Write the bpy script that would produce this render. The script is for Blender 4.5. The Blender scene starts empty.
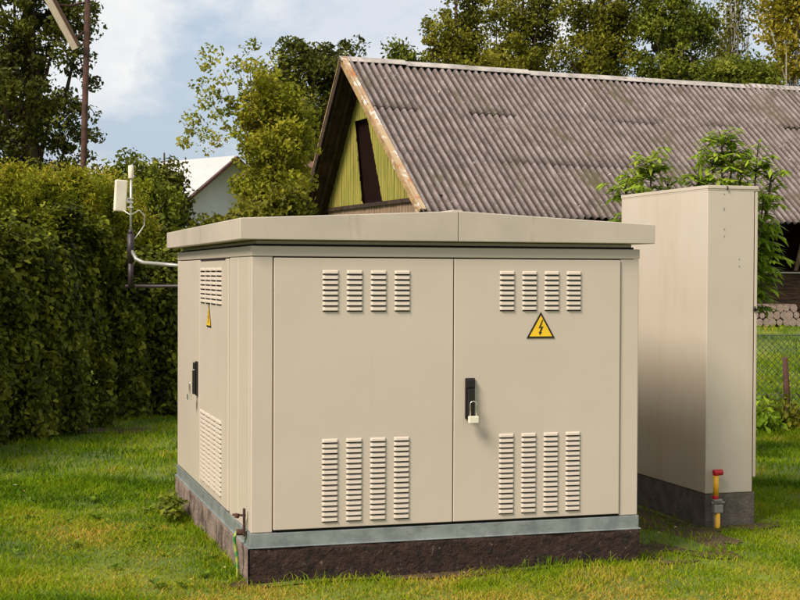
import bpy, bmesh, math, random
import numpy as np
from mathutils import Vector, Matrix, noise
R = math.radians
scn = bpy.context.scene
col = scn.collection
random.seed(7)
rng = np.random.default_rng(7)

# ------------------------------------------------------------------ camera
F, PIT, YAW, ROL = 1421.2, 0.0181, 0.2903, 0.0042
CAM = Vector((-1.3038, -6.9254, 1.5262))
D_ = Vector((math.sin(YAW)*math.cos(PIT), math.cos(YAW)*math.cos(PIT), -math.sin(PIT)))
R_ = D_.cross(Vector((0, 0, 1))).normalized(); U_ = R_.cross(D_)
R2 = R_*math.cos(ROL)+U_*math.sin(ROL); U2 = -R_*math.sin(ROL)+U_*math.cos(ROL)
cd = bpy.data.cameras.new('camera'); cam = bpy.data.objects.new('camera', cd); col.objects.link(cam)
cd.sensor_width = 36; cd.lens = 36*F/800; cd.clip_end = 3000; cd.clip_start = .05
m = Matrix((R2, U2, -D_)).transposed().to_4x4(); m.translation = CAM
cam.matrix_world = m
scn.camera = cam
def at(x, y, depth):                       # photo pixel + distance -> point in the place
    return CAM + (D_ + R2*((x-400)/F) - U2*((y-300)/F))*depth

# ------------------------------------------------------------------ world
SUN_EL, SUN_AZ = 45, 240                  # azimuth of the sun, measured from +y clockwise
w = bpy.data.worlds.new('World'); scn.world = w; w.use_nodes = True
nt = w.node_tree; nt.nodes.clear()
def N(nt, t, **k):
    n = nt.nodes.new(t)
    for a, b in k.items():
        if a == 'ins':
            for i, v in b.items(): n.inputs[i].default_value = v
        else: setattr(n, a, b)
    return n
sky = N(nt, 'ShaderNodeTexSky', sky_type='NISHITA', sun_disc=False, sun_elevation=R(SUN_EL), sun_rotation=R(SUN_AZ))
sky.air_density = 1.2; sky.dust_density = 2.5
tc = N(nt, 'ShaderNodeTexCoord')
mp = N(nt, 'ShaderNodeMapping'); mp.inputs['Scale'].default_value = (1, 1, 2.1); mp.inputs['Location'].default_value = (0, .5, .3)
nz = N(nt, 'ShaderNodeTexNoise', ins={'Scale': 4.6, 'Detail': 8, 'Roughness': .58, 'Distortion': .25})
rp = N(nt, 'ShaderNodeValToRGB'); rp.color_ramp.elements[0].position = .405; rp.color_ramp.elements[1].position = .52
rp.color_ramp.elements[0].color = (.12, .12, .12, 1)
nz2 = N(nt, 'ShaderNodeTexNoise', ins={'Scale': 6.5, 'Detail': 7, 'Roughness': .6})
rp2 = N(nt, 'ShaderNodeValToRGB')
rp2.color_ramp.elements[0].color = (7.0, 7.5, 8.2, 1); rp2.color_ramp.elements[0].position = .35
rp2.color_ramp.elements[1].color = (9.3, 9.3, 9.2, 1); rp2.color_ramp.elements[1].position = .6
hz = N(nt, 'ShaderNodeMixRGB', ins={0: .62, 2: (5.6, 6.9, 8.7, 1)})
mx = N(nt, 'ShaderNodeMixRGB'); bg = N(nt, 'ShaderNodeBackground', ins={'Strength': .073}); out = N(nt, 'ShaderNodeOutputWorld')
L = nt.links.new
L(tc.outputs['Generated'], mp.inputs[0]); L(mp.outputs[0], nz.inputs['Vector']); L(mp.outputs[0], nz2.inputs['Vector'])
L(nz.outputs[0], rp.inputs[0]); L(nz2.outputs[0], rp2.inputs[0]); L(sky.outputs[0], hz.inputs[1])
L(rp.outputs[0], mx.inputs[0]); L(hz.outputs[0], mx.inputs[1]); L(rp2.outputs[0], mx.inputs[2])
L(mx.outputs[0], bg.inputs[0]); L(bg.outputs[0], out.inputs[0])
sd = bpy.data.lights.new('sun', 'SUN'); sd.energy = 4.0; sd.angle = R(20); sd.color = (1, .92, .80)
so = bpy.data.objects.new('sun', sd); col.objects.link(so)
a, el = R(SUN_AZ), R(SUN_EL)
so.rotation_euler = Vector((math.sin(a)*math.cos(el), math.cos(a)*math.cos(el), math.sin(el))).to_track_quat('Z', 'Y').to_euler()
scn.view_settings.view_transform = 'Standard'; scn.view_settings.look = 'None'
scn.view_settings.exposure = .48; scn.view_settings.gamma = 1; scn.view_settings.use_curve_mapping = False
scn.render.engine = 'CYCLES'
scn.cycles.max_bounces = 6; scn.cycles.diffuse_bounces = 3; scn.cycles.transmission_bounces = 4; scn.cycles.transparent_max_bounces = 4

# ------------------------------------------------------------------ materials
def pmat(name, base, rough=.6, var=.08, scale=4, bump=0, bscale=60, metal=0, dark=None, darkpos=(.35, .6), spec=.4,
         stretch=(1, 1, 1), detail=6, extra=None, wavy=0):
    m = bpy.data.materials.new(name); m.use_nodes = True; nt = m.node_tree; L = nt.links.new
    b = nt.nodes['Principled BSDF']; b.inputs['Roughness'].default_value = rough; b.inputs['Metallic'].default_value = metal
    b.inputs['Specular IOR Level'].default_value = spec
    tc = N(nt, 'ShaderNodeTexCoord'); mp = N(nt, 'ShaderNodeMapping'); mp.inputs['Scale'].default_value = stretch
    L(tc.outputs['Object'], mp.inputs[0])
    nz = N(nt, 'ShaderNodeTexNoise', ins={'Scale': scale, 'Detail': detail, 'Roughness': .6}); L(mp.outputs[0], nz.inputs['Vector'])
    rp = N(nt, 'ShaderNodeValToRGB'); e = rp.color_ramp.elements
    d = dark or tuple(c*(1-var*2.2) for c in base)
    e[0].color = (*d, 1); e[0].position = darkpos[0]; e[1].color = (*base, 1); e[1].position = darkpos[1]
    L(nz.outputs[0], rp.inputs[0])
    last = rp.outputs[0]
    if extra:                               # second, differently scaled stain layer
        ecol, escale, lo, hi, estretch = extra
        mp2 = N(nt, 'ShaderNodeMapping'); mp2.inputs['Scale'].default_value = estretch; mp2.inputs['Location'].default_value = (3.1, 1.7, 5.3)
        L(tc.outputs['Object'], mp2.inputs[0])
        n2 = N(nt, 'ShaderNodeTexNoise', ins={'Scale': escale, 'Detail': 5, 'Roughness': .65}); L(mp2.outputs[0], n2.inputs['Vector'])
        r2 = N(nt, 'ShaderNodeValToRGB'); r2.color_ramp.elements[0].position = lo; r2.color_ramp.elements[1].position = hi
        L(n2.outputs[0], r2.inputs[0])
        mx = N(nt, 'ShaderNodeMixRGB', ins={2: (*ecol, 1)}); L(r2.outputs[0], mx.inputs[0]); L(last, mx.inputs[1]); last = mx.outputs[0]
    L(last, b.inputs['Base Color'])
    if bump:
        n3 = N(nt, 'ShaderNodeTexNoise', ins={'Scale': bscale, 'Detail': 5, 'Roughness': .6}); L(mp.outputs[0], n3.inputs['Vector'])
        bp = N(nt, 'ShaderNodeBump', ins={'Strength': bump, 'Distance': .02}); L(n3.outputs[0], bp.inputs['Height']); L(bp.outputs[0], b.inputs['Normal'])
    if wavy:
        n4 = N(nt, 'ShaderNodeTexNoise', ins={'Scale': 2.4, 'Detail': 1.5}); L(tc.outputs['Object'], n4.inputs['Vector'])
        b4 = N(nt, 'ShaderNodeBump', ins={'Strength': wavy, 'Distance': .02}); L(n4.outputs[0], b4.inputs['Height'])
        if bump: L(bp.outputs[0], b4.inputs['Normal'])
        L(b4.outputs[0], b.inputs['Normal'])
    return m

def leafmat(name, cols, trans=.35, scale=1.2, rough=.55):
    """leaf colour from a per-leaf random attribute mixed with a slow noise"""
    m = bpy.data.materials.new(name); m.use_nodes = True; nt = m.node_tree; L = nt.links.new
    b = nt.nodes['Principled BSDF']; b.inputs['Roughness'].default_value = rough; b.inputs['Specular IOR Level'].default_value = .12
    at_ = N(nt, 'ShaderNodeAttribute', attribute_name='rnd')
    tc = N(nt, 'ShaderNodeTexCoord'); nz = N(nt, 'ShaderNodeTexNoise', ins={'Scale': scale, 'Detail': 3}); L(tc.outputs['Object'], nz.inputs['Vector'])
    ma = N(nt, 'ShaderNodeMath', operation='MULTIPLY_ADD', ins={1: .55}); L(at_.outputs['Fac'], ma.inputs[0])
    mb = N(nt, 'ShaderNodeMath', operation='MULTIPLY_ADD', ins={1: 1.6, 2: -.58}); L(nz.outputs[0], mb.inputs[0]); L(mb.outputs[0], ma.inputs[2])
    rp = N(nt, 'ShaderNodeValToRGB'); els = rp.color_ramp.elements
    els[0].color = (*cols[0], 1); els[0].position = .05; els[1].color = (*cols[-1], 1); els[1].position = .95
    for i, c in enumerate(cols[1:-1]):
        e = els.new((i+1)/(len(cols)-1)); e.color = (*c, 1)
    L(ma.outputs[0], rp.inputs[0]); L(rp.outputs[0], b.inputs['Base Color'])
    tr = N(nt, 'ShaderNodeBsdfTranslucent'); L(rp.outputs[0], tr.inputs[0])
    ms = N(nt, 'ShaderNodeMixShader', ins={0: trans}); L(b.outputs[0], ms.inputs[1]); L(tr.outputs[0], ms.inputs[2])
    L(ms.outputs[0], nt.nodes['Material Output'].inputs[0])
    return m

M = {}
M['paint'] = pmat('paint', (.53, .445, .36), .40, .025, 1.0, .02, 500, extra=((.46, .375, .28), 2.2, .64, 1.0, (3, 3, .4)), wavy=.22)
M['roofpaint'] = pmat('roofpaint', (.47, .395, .32), .5, .07, 2, .04, 300, extra=((.30, .235, .17), 3, .60, .85, (5, 5, .7)), wavy=.2)
M['paint2'] = pmat('paint2', (.53, .45, .36), .45, .03, 1.0, .03, 400, extra=((.42, .33, .22), 1.6, .5, .9, (3, 3, .4)), wavy=.35)
M['galv'] = pmat('galv', (.30, .32, .31), .45, .2, 9, .15, 200, metal=.35, dark=(.19, .21, .21), extra=((.16, .13, .1), 6, .58, .75, (2, 2, 5)))
M['slot'] = pmat('slot', (.012, .010, .008), .9)
M['black'] = pmat('black', (.016, .011, .010), .35)
M['bitumen'] = pmat('bitumen', (.042, .020, .013), .95, .3, 18, 1.0, 45, dark=(.016, .009, .007), extra=((.17, .12, .09), 30, .62, .72, (1, 1, 1)))
M['concrete'] = pmat('concrete', (.25, .18, .14), .9, .2, 9, .8, 50, dark=(.14, .10, .09), darkpos=(.36, .56), extra=((.07, .045, .035), 5, .5, .66, (2, 2, 1)))
M['concrete_grey'] = pmat('concrete_grey', (.15, .12, .095), .9, .2, 12, .6, 60, dark=(.085, .068, .055))
M['yellow'] = pmat('yellow', (.85, .52, .02), .4)
M['yellow_tape'] = pmat('yellow_tape', (.80, .42, .02), .5)
M['red'] = pmat('red', (.50, .015, .02), .4)
M['steel'] = pmat('steel', (.55, .52, .45), .35, .1, 20, metal=.5)
M['chrome'] = pmat('chrome', (.7, .68, .6), .25, metal=.8)
M['fibre'] = pmat('fibre', (.25, .20, .19), .95, .3, 4.2, .9, 35, dark=(.115, .086, .078), darkpos=(.34, .66), detail=12,
                  extra=((.36, .30, .26), 40, .52, .72, (1, 1, 1)))
def add_valley_shade(m, pitch):  # shade of the wave valleys painted into the base colour, broken by noise
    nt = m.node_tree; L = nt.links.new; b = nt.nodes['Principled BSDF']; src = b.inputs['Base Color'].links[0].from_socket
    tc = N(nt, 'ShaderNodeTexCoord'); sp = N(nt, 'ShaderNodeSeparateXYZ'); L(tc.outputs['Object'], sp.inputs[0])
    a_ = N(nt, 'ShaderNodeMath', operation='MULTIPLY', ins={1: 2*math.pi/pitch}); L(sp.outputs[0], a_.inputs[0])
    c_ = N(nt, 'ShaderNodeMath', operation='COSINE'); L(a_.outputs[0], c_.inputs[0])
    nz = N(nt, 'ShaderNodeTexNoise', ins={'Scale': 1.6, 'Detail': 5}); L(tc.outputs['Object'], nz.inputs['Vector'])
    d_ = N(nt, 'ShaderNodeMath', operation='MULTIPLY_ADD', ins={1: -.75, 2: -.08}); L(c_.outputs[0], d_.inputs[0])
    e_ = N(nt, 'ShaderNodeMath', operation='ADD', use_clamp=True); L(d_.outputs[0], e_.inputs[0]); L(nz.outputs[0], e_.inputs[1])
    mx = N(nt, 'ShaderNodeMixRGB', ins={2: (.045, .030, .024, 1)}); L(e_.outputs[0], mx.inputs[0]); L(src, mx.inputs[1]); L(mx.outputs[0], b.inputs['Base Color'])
add_valley_shade(M['fibre'], .15)
def add_moss(m, colr, sc, lo, hi):
    nt = m.node_tree; L = nt.links.new; b = nt.nodes['Principled BSDF']; src = b.inputs['Base Color'].links[0].from_socket
    tc = N(nt, 'ShaderNodeTexCoord'); nz = N(nt, 'ShaderNodeTexNoise', ins={'Scale': sc, 'Detail': 9, 'Roughness': .7, 'Distortion': .3}); L(tc.outputs['Object'], nz.inputs['Vector'])
    rp = N(nt, 'ShaderNodeValToRGB'); rp.color_ramp.elements[0].position = lo; rp.color_ramp.elements[1].position = hi; L(nz.outputs[0], rp.inputs[0])
    mx = N(nt, 'ShaderNodeMixRGB', ins={2: (*colr, 1)}); L(rp.outputs[0], mx.inputs[0]); L(src, mx.inputs[1]); L(mx.outputs[0], b.inputs['Base Color'])
add_moss(M['fibre'], (.085, .068, .035), .9, .55, .68); add_moss(M['fibre'], (.46, .40, .34), 7, .64, .70)
M['ridge'] = pmat('ridge', (.42, .37, .33), .9, .2, 3, .4, 40, extra=((.16, .10, .07), 5, .58, .7, (1, 1, 1)))
M['barge'] = pmat('barge', (.38, .24, .11), .85, .2, 5, .4, 40, dark=(.20, .12, .05), extra=((.60, .52, .42), 4, .60, .68, (1, 1, 1)))
M['barge_rust'] = pmat('barge_rust', (.40, .28, .16), .85, .2, 3, .4, 40, dark=(.36, .14, .05), darkpos=(.38, .48), extra=((.62, .56, .5), 3.2, .54, .60, (1, 1, 1)))
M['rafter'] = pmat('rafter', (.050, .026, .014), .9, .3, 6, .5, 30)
M['planks_yellow'] = pmat('planks_yellow', (.35, .31, .05), .85, .25, 2.2, .4, 40, dark=(.19, .18, .03), stretch=(8, 8, .7), extra=((.35, .22, .07), 1.5, .5, .8, (6, 6, .6)))
M['planks_pale'] = pmat('planks_pale', (.34, .22, .14), .85, .3, 3, .4, 40, stretch=(8, 8, .6))
M['timber_dark'] = pmat('timber_dark', (.060, .030, .012), .9, .4, 4, .5, 30, stretch=(.8, 1, 9))
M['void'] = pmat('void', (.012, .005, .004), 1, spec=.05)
M['log_end'] = pmat('log_end', (.42, .30, .24), .9, .3, 30, .3, 60)
M['log_bark'] = pmat('log_bark', (.14, .09, .07), .95, .3, 12, .6, 40)
M['bark'] = pmat('bark', (.085, .052, .035), .95, .3, 9, .8, 30, stretch=(1, 1, .3))
M['bark_pale'] = pmat('bark_pale', (.42, .36, .30), .9, .3, 5, .4, 30, dark=(.06, .045, .03), darkpos=(.38, .46))
M['rust'] = pmat('rust', (.075, .030, .018), .85, .3, 8, .5, 60)
M['lamp_shell'] = pmat('lamp_shell', (.58, .47, .36), .5, .1, 5)
M['lamp_under'] = pmat('lamp_under', (.09, .045, .025), .6)
M['plastic_white'] = pmat('plastic_white', (.72, .64, .50), .45, .06, 5)
M['pipe_dark'] = pmat('pipe_dark', (.035, .022, .024), .5)
M['pipe_grey'] = pmat('pipe_grey', (.30, .28, .25), .4, .1, 8, metal=.3)
M['cable'] = pmat('cable', (.33, .36, .06), .5, dark=(.05, .22, .06), darkpos=(.45, .5), scale=25)
M['wire'] = pmat('wire', (.07, .075, .05), .5, metal=.4)
M['white_wall'] = pmat('white_wall', (.80, .80, .84), .9, .05, 1)
M['house_roof'] = pmat('house_roof', (.46, .43, .42), .8, .05, 2)
M['house_red'] = pmat('house_red', (.15, .07, .05), .8, .2, 2)
M['glass'] = pmat('glass', (.05, .06, .07), .1)
M['twig'] = pmat('twig', (.022, .016, .008), .95, .3, 6, .8, 20)
M['stone'] = pmat('stone', (.3, .27, .23), .9, .2, 20)
M['dead_leaf'] = pmat('dead_leaf', (.50, .36, .12), .7, .2, 30)
M['pale_leaf'] = pmat('pale_leaf', (.52, .55, .33), .7, .2, 30)
M['flower'] = pmat('flower', (.75, .72, .62), .7)
# brick
def brickmat():
    m = bpy.data.materials.new('brick'); m.use_nodes = True; nt = m.node_tree; b = nt.nodes['Principled BSDF']; b.inputs['Roughness'].default_value = .9
    tc = N(nt, 'ShaderNodeTexCoord'); mp = N(nt, 'ShaderNodeMapping'); mp.inputs['Rotation'].default_value = (R(90), 0, 0)
    br = N(nt, 'ShaderNodeTexBrick', ins={'Color1': (.34, .12, .05, 1), 'Color2': (.24, .08, .035, 1), 'Mortar': (.3, .25, .2, 1), 'Scale': 4})
    nt.links.new(tc.outputs['Object'], mp.inputs[0]); nt.links.new(mp.outputs[0], br.inputs[0]); nt.links.new(br.outputs[0], b.inputs['Base Color'])
    return m
M['brick'] = brickmat()
# leaves
M['lf_hedge'] = leafmat('lf_hedge', [(.022, .028, .004), (.080, .094, .008), (.18, .195, .014), (.32, .31, .03)], .32, 3.2)
M['lf_fluff'] = leafmat('lf_fluff', [(.065, .085, .006), (.16, .19, .010), (.31, .31, .016), (.48, .33, .05)], .4, 1.3)
M['lf_dark'] = leafmat('lf_dark', [(.022, .028, .005), (.048, .056, .008), (.10, .105, .013), (.19, .19, .025)], .3, .9)
M['lf_mid'] = leafmat('lf_mid', [(.035, .048, .005), (.080, .10, .009), (.15, .175, .015), (.27, .27, .03)], .35, .9)
M['lf_young'] = leafmat('lf_young', [(.09, .11, .010), (.20, .21, .015), (.33, .31, .025), (.45, .37, .05)], .45, 1.1)
M['lf_olive'] = leafmat('lf_olive', [(.035, .040, .005), (.095, .098, .009), (.20, .19, .016), (.33, .29, .03)], .4, .8)
M['lf_gold'] = leafmat('lf_gold', [(.08, .09, .010), (.19, .17, .014), (.34, .27, .02), (.46, .35, .05)], .45, .7)
M['lf_bright'] = leafmat('lf_bright', [(.08, .13, .010), (.18, .28, .018), (.32, .42, .03), (.45, .50, .06)], .45, 1.5)
M['lf_weed'] = leafmat('lf_weed', [(.06, .10, .010), (.13, .20, .016), (.22, .30, .02)], .35, 4)
M['lf_grass'] = leafmat('lf_grass', [(.048, .100, .002), (.13, .225, .003), (.27, .315, .006), (.50, .34, .06)], .42, 1.6, .6)

# ------------------------------------------------------------------ helpers
def obj(name, me, mats, parent=None):
    o = bpy.data.objects.new(name, me); col.objects.link(o)
    for x in (mats if isinstance(mats, (list, tuple)) else [mats]): me.materials.append(x)
    if parent: o.parent = parent
    return o
def tag(o, label=None, cat=None, group=None, kind=None):
    if label: o['label'] = label
    if cat: o['category'] = cat
    if group: o['group'] = group
    if kind: o['kind'] = kind
    return o
def thing(name, label, cat, loc=(0, 0, 0), rz=0, group=None):
    o = bpy.data.objects.new(name, None); col.objects.link(o); o.location = loc; o.rotation_euler = (0, 0, rz); o.empty_display_size = .2
    return tag(o, label, cat, group)
class B:
    """collects shapes in one bmesh"""
    def __init__(s): s.bm = bmesh.new()
    def poly(s, pts, mi=0):
        f = s.bm.faces.new([s.bm.verts.new(p) for p in pts]); f.material_index = mi; return f
    def box(s, x0, x1, y0, y1, z0, z1, mi=0, mat=None):
        v = [s.bm.verts.new(p) for p in ((x0,y0,z0),(x1,y0,z0),(x1,y1,z0),(x0,y1,z0),(x0,y0,z1),(x1,y0,z1),(x1,y1,z1),(x0,y1,z1))]
        for q in ((0,3,2,1),(4,5,6,7),(0,1,5,4),(1,2,6,5),(2,3,7,6),(3,0,4,7)):
            s.bm.faces.new([v[i] for i in q]).material_index = mi
        if mat is not None: bmesh.ops.transform(s.bm, matrix=mat, verts=v)
        return v
    def prism(s, pts, vec, mi=0):
        """polygon pts (3d) extruded along vec"""
        a = [s.bm.verts.new(p) for p in pts]; b = [s.bm.verts.new(Vector(p)+Vector(vec)) for p in pts]
        n = len(pts); s.bm.faces.new(a).material_index = mi; s.bm.faces.new(b[::-1]).material_index = mi
        for i in range(n): s.bm.faces.new((a[i], b[i], b[(i+1) % n], a[(i+1) % n])).material_index = mi
    def tube(s, pts, r, n=10, mi=0, cap=True):
        pts = [Vector(p) for p in pts]; rs = r if isinstance(r, (list, tuple)) else [r]*len(pts); rings = []
        up = Vector((.13, .27, .95))
        for i, p in enumerate(pts):
            t = (pts[min(i+1, len(pts)-1)]-pts[max(i-1, 0)]).normalized()
            x = t.cross(up if abs(t.dot(up.normalized())) < .95 else Vector((1, 0, 0))).normalized(); y = t.cross(x)
            rings.append([s.bm.verts.new(p+(x*math.cos(k*2*math.pi/n)+y*math.sin(k*2*math.pi/n))*rs[i]) for k in range(n)])
        for a, b in zip(rings, rings[1:]):
            for k in range(n):
                f = s.bm.faces.new((a[k], a[(k+1) % n], b[(k+1) % n], b[k])); f.smooth = True; f.material_index = mi
        if cap:
            for rr in (rings[0][::-1], rings[-1]): s.bm.faces.new(rr).material_index = mi
    def done(s, name, mats, parent=None, bevel=0, smooth=False):
        bmesh.ops.recalc_face_normals(s.bm, faces=s.bm.faces)
        me = bpy.data.meshes.new(name); s.bm.to_mesh(me); s.bm.free()
        o = obj(name, me, mats, parent)
        if smooth: me.shade_smooth()
        if bevel:
            b = o.modifiers.new('bevel', 'BEVEL'); b.width = bevel; b.segments = 2; b.limit_method = 'ANGLE'; b.angle_limit = R(40)
        return o
def npmesh(name, V, Fq, rnd=None):
    """V (n,3), Fq (m,k) equal-sized faces"""
    me = bpy.data.meshes.new(name); k = Fq.shape[1]
    me.vertices.add(len(V)); me.vertices.foreach_set('co', V.astype(np.float32).ravel())
    me.loops.add(Fq.size); me.loops.foreach_set('vertex_index', Fq.astype(np.int32).ravel())
    me.polygons.add(len(Fq)); me.polygons.foreach_set('loop_start', np.arange(0, Fq.size, k, dtype=np.int32))
    me.update(calc_edges=True)
    if rnd is not None:
        a = me.attributes.new('rnd', 'FLOAT', 'FACE'); a.data.foreach_set('value', rnd.astype(np.float32))
    return me
def unit(v): return v/(np.linalg.norm(v, axis=1, keepdims=True)+1e-9)
def leafmesh(name, P, size, out=None, outw=.6, up=0.0, aspect=.55, rnd=None, droop=0.0):
    """folded leaf blades at P, facing roughly along out"""
    n = len(P); size = np.broadcast_to(np.asarray(size, float), (n,))*rng.uniform(.5, 1.4, n)
    nrm = rng.normal(size=(n, 3))
    if out is not None: nrm = unit(nrm)*(1-outw)+unit(out)*outw
    nrm[:, 2] += .25; nrm = unit(nrm)
    d = rng.normal(size=(n, 3)); d[:, 2] += up - droop; d -= nrm*np.sum(d*nrm, 1, keepdims=True); d = unit(d)
    s = np.cross(nrm, d); s_ = size[:, None]
    lift = nrm*s_*.12
    V = np.stack([P-d*s_*.5, P+s*s_*aspect*.5+lift-d*s_*.05, P+d*s_*.5-nrm*s_*.08, P-s*s_*aspect*.5+lift-d*s_*.05], 1).reshape(-1, 3)
    i = np.arange(n)*4
    Fq = np.concatenate([np.stack([i, i+1, i+2], 1), np.stack([i, i+2, i+3], 1)])
    r = rng.random(n) if rnd is None else rnd
    return npmesh(name, V, Fq, np.concatenate([r, r]))

# ------------------------------------------------------------------ ground
def gz(x, y):
    t = min(1, max(0, (y-8)/8.5)); t = t*t*(3-2*t)
    return .56*t
def gz_np(x, y):
    t = np.clip((y-8)/8.5, 0, 1); return .56*t*t*(3-2*t)
def small(x, y): return .018*np.sin(x*2.1+1.3)*np.sin(y*1.7)+.012*np.sin(x*4.9+y*3.1)
xs = np.unique(np.concatenate([np.linspace(-500, -20, 20), np.linspace(-20, -8, 13), np.linspace(-8, 14, 111), np.linspace(14, 30, 17), np.linspace(30, 500, 20)]))
ys = np.unique(np.concatenate([np.linspace(-60, -8, 20), np.linspace(-8, 12, 101), np.linspace(12, 40, 40), np.linspace(40, 900, 30)]))
X, Y = np.meshgrid(xs, ys, indexing='ij'); Z = gz_np(X, Y)+small(X, Y)*(np.abs(X) < 20)*(np.abs(Y) < 20)-.012
V = np.stack([X, Y, Z], -1).reshape(-1, 3); nx, ny = len(xs), len(ys)
I = (np.arange(nx-1)[:, None]*ny+np.arange(ny-1)[None]).ravel()
me = npmesh('ground', V, np.stack([I, I+ny, I+ny+1, I+1], 1))
gm = pmat('soil', (.16, .19, .014), .95, .3, 1.1, .9, 60, dark=(.055, .095, .010), darkpos=(.38, .62), extra=((.17, .13, .03), 5, .55, .72, (1, 1, 1)))
me.shade_smooth(); tag(obj('ground', me, gm), kind='structure')

def soil_patch(cx, cy, pts, seed):
    b = B(); n = 48; ring = []
    c0 = b.bm.verts.new((0, 0, float(gz(cx, cy))+float(small(cx, cy))+.004))
    for k in range(n):
        a = k*2*math.pi/n; ex, ey = pts; r = 1+.28*noise.noise(Vector((math.cos(a)*2+seed, math.sin(a)*2, 0)))+.12*noise.noise(Vector((math.cos(a)*7+seed, math.sin(a)*7, 3)))
        x, y = ex*r*math.copysign(abs(math.cos(a))**.6, math.cos(a)), ey*r*math.copysign(abs(math.sin(a))**.6, math.sin(a)); ring.append(b.bm.verts.new((x, y, float(gz(cx+x, cy+y))+float(small(cx+x, cy+y))-.004)))
    for k in range(n): b.bm.faces.new((c0, ring[k], ring[(k+1) % n]))
    o = b.done('bare_soil', M['soil']); o.location = (cx, cy, 0); tag(o, kind='structure')
M['soil'] = pmat('bare_soil', (.10, .058, .022), 1, .3, 14, 1, 60, dark=(.045, .026, .010))
soil_patch(2.52, 1.2, (.36, 1.25), 1); soil_patch(1.1, -.02, (1.25, .085), 2); soil_patch(-.08, 7.15, (.5, .22), 3); soil_patch(3.1, .72, (.3, .09), 5)
# grass: mown lawn, blades in clumps; dry thatch patches where the photo shows them
def grass():
    P = []
    def scatter(n, d0, d1, s0=-.30, s1=.30, pw=1.):
        dep = d0+(d1-d0)*rng.random(n)**pw; lat = rng.uniform(s0, s1, n)*dep*1.12
        f = Vector((D_.x, D_.y)).normalized(); r = Vector((f.y, -f.x))
        return np.stack([CAM.x+f.x*dep+r.x*lat, CAM.y+f.y*dep+r.y*lat], 1)
    A = np.concatenate([scatter(270000, 5.4, 10.5), scatter(90000, 10, 16.5), scatter(60000, 15, 27), scatter(30000, 12, 22, .20, .34), scatter(25000, 3.5, 12, -.75, .75)])
    k = np.sin(A[:, 0]*9+np.sin(A[:, 1]*7)*2)*np.sin(A[:, 1]*11+np.sin(A[:, 0]*5)*2)
    keep = rng.random(len(A)) < .62+.38*k
    ins = (A[:, 0] > -.02) & (A[:, 0] < 2.12) & (A[:, 1] > -.012) & (A[:, 1] < 2.7)
    ins |= (A[:, 0] > 2.91) & (A[:, 0] < 3.27) & (A[:, 1] > .74) & (A[:, 1] < 1.95)
    ins |= (A[:, 0] > 2.12) & (A[:, 0] < 2.92) & (A[:, 1] > .15) & (A[:, 1] < 2.2) & (rng.random(len(A)) < .85)
    ins |= (((A[:, 0]+.08)/.5)**2+((A[:, 1]-7.15)/.2)**2 < 1) & (rng.random(len(A)) < .8)
    ins |= (np.abs(A[:, 0]-1.1) < 1.2) & (A[:, 1] > -.075-.03*np.sin(A[:, 0]*9)) & (A[:, 1] < .02) & (rng.random(len(A)) < .8)
    A = A[keep & ~ins]; n = len(A); x, y = A[:, 0], A[:, 1]
    dist = np.hypot(x-CAM.x, y-CAM.y)
    # the dry patch in front of the kiosk's left corner
    dry = np.exp(-(((x+.62)/.5)**2+((y-1.3)/1.0)**2))+.75*np.exp(-(((x-1.3)/1.6)**2+((y+.75)/.35)**2))
    dry += .7*np.clip(np.sin(x*1.9+np.sin(y*2.3)*1.5)*np.sin(y*3.1+np.sin(x*1.3)*2)-.35, 0, 1)
    dry += .5*np.exp(-(((x-1.5)/4)**2+((y+1.1)/.5)**2))
    dry += .8*np.exp(-(((x+.1)/.45)**2+((y+.25)/.5)**2))
    dry += .5*np.exp(-(((x-3.4)/.8)**2+((y-.1)/.35)**2))
    h = rng.uniform(.018, .046, n)*(1+.35*np.sin(x*3.3)*np.sin(y*2.9))*(1-.45*np.clip(dry, 0, 1))
    near = np.minimum(np.abs(y+.03)+(x < -.1)*9+(x > 2.3)*9, np.abs(x+.05)+(y < 0)*9+(y > 2.8)*9); h *= 1+.7*np.exp(-(near/.05)**2)*(rng.random(n) < .5)
    wd = rng.uniform(.0016, .0032, n)*np.clip(dist/7.5, 1, 4); h *= np.clip(dist/9, 1, 1.8)
    az = rng.uniform(0, 2*np.pi, n); lean = rng.uniform(.1, 1.0, n)*(1+.9*np.clip(dry, 0, 1)); ba = rng.uniform(0, 2*np.pi, n)
    z0 = gz_np(x, y)+small(x, y)-.014
    b = np.stack([x, y, z0], 1); s = np.stack([np.cos(az), np.sin(az), 0*az], 1)*wd[:, None]
    ld = np.stack([np.cos(ba), np.sin(ba), 0*ba], 1)*(h*lean)[:, None]; zz = np.stack([0*h, 0*h, h], 1)
    mid = b+zz*.6+ld*.3; tip = b+zz*.95+ld
    V = np.stack([b-s, b+s, mid+s*.8, mid-s*.8, tip-s*.12, tip+s*.12], 1).reshape(-1, 3); i = np.arange(n)*6
    Fq = np.concatenate([np.stack([i, i+1, i+2, i+3], 1), np.stack([i+3, i+2, i+5, i+4], 1)])
    r = np.clip(rng.random(n)**1.3*.75+1.0*dry*rng.random(n)-.12*(x < -.2)*(y > .8)*(1-dry)+.25*np.exp(-((y+.9)/.7)**2)*(x > -.5), 0, 1.6)
    return npmesh('lawn_grass', V, Fq, np.concatenate([r, r]))
tag(obj('lawn_grass', grass(), M['lf_grass']), 'short mown lawn grass with dry yellow patches around the cabinets', 'grass', kind='stuff')

# ------------------------------------------------------------------ transformer kiosk
kiosk = thing('transformer_kiosk', 'wide low beige metal electrical kiosk with two front doors on a concrete plinth', 'electrical kiosk')
W, DP = 2.10, 2.662
b = B()
b.box(.012, W-.012, .012, DP-.012, -.25, .168, 1)
ob = b.done('foundation', [M['bitumen'], M['concrete']], kiosk)
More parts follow.
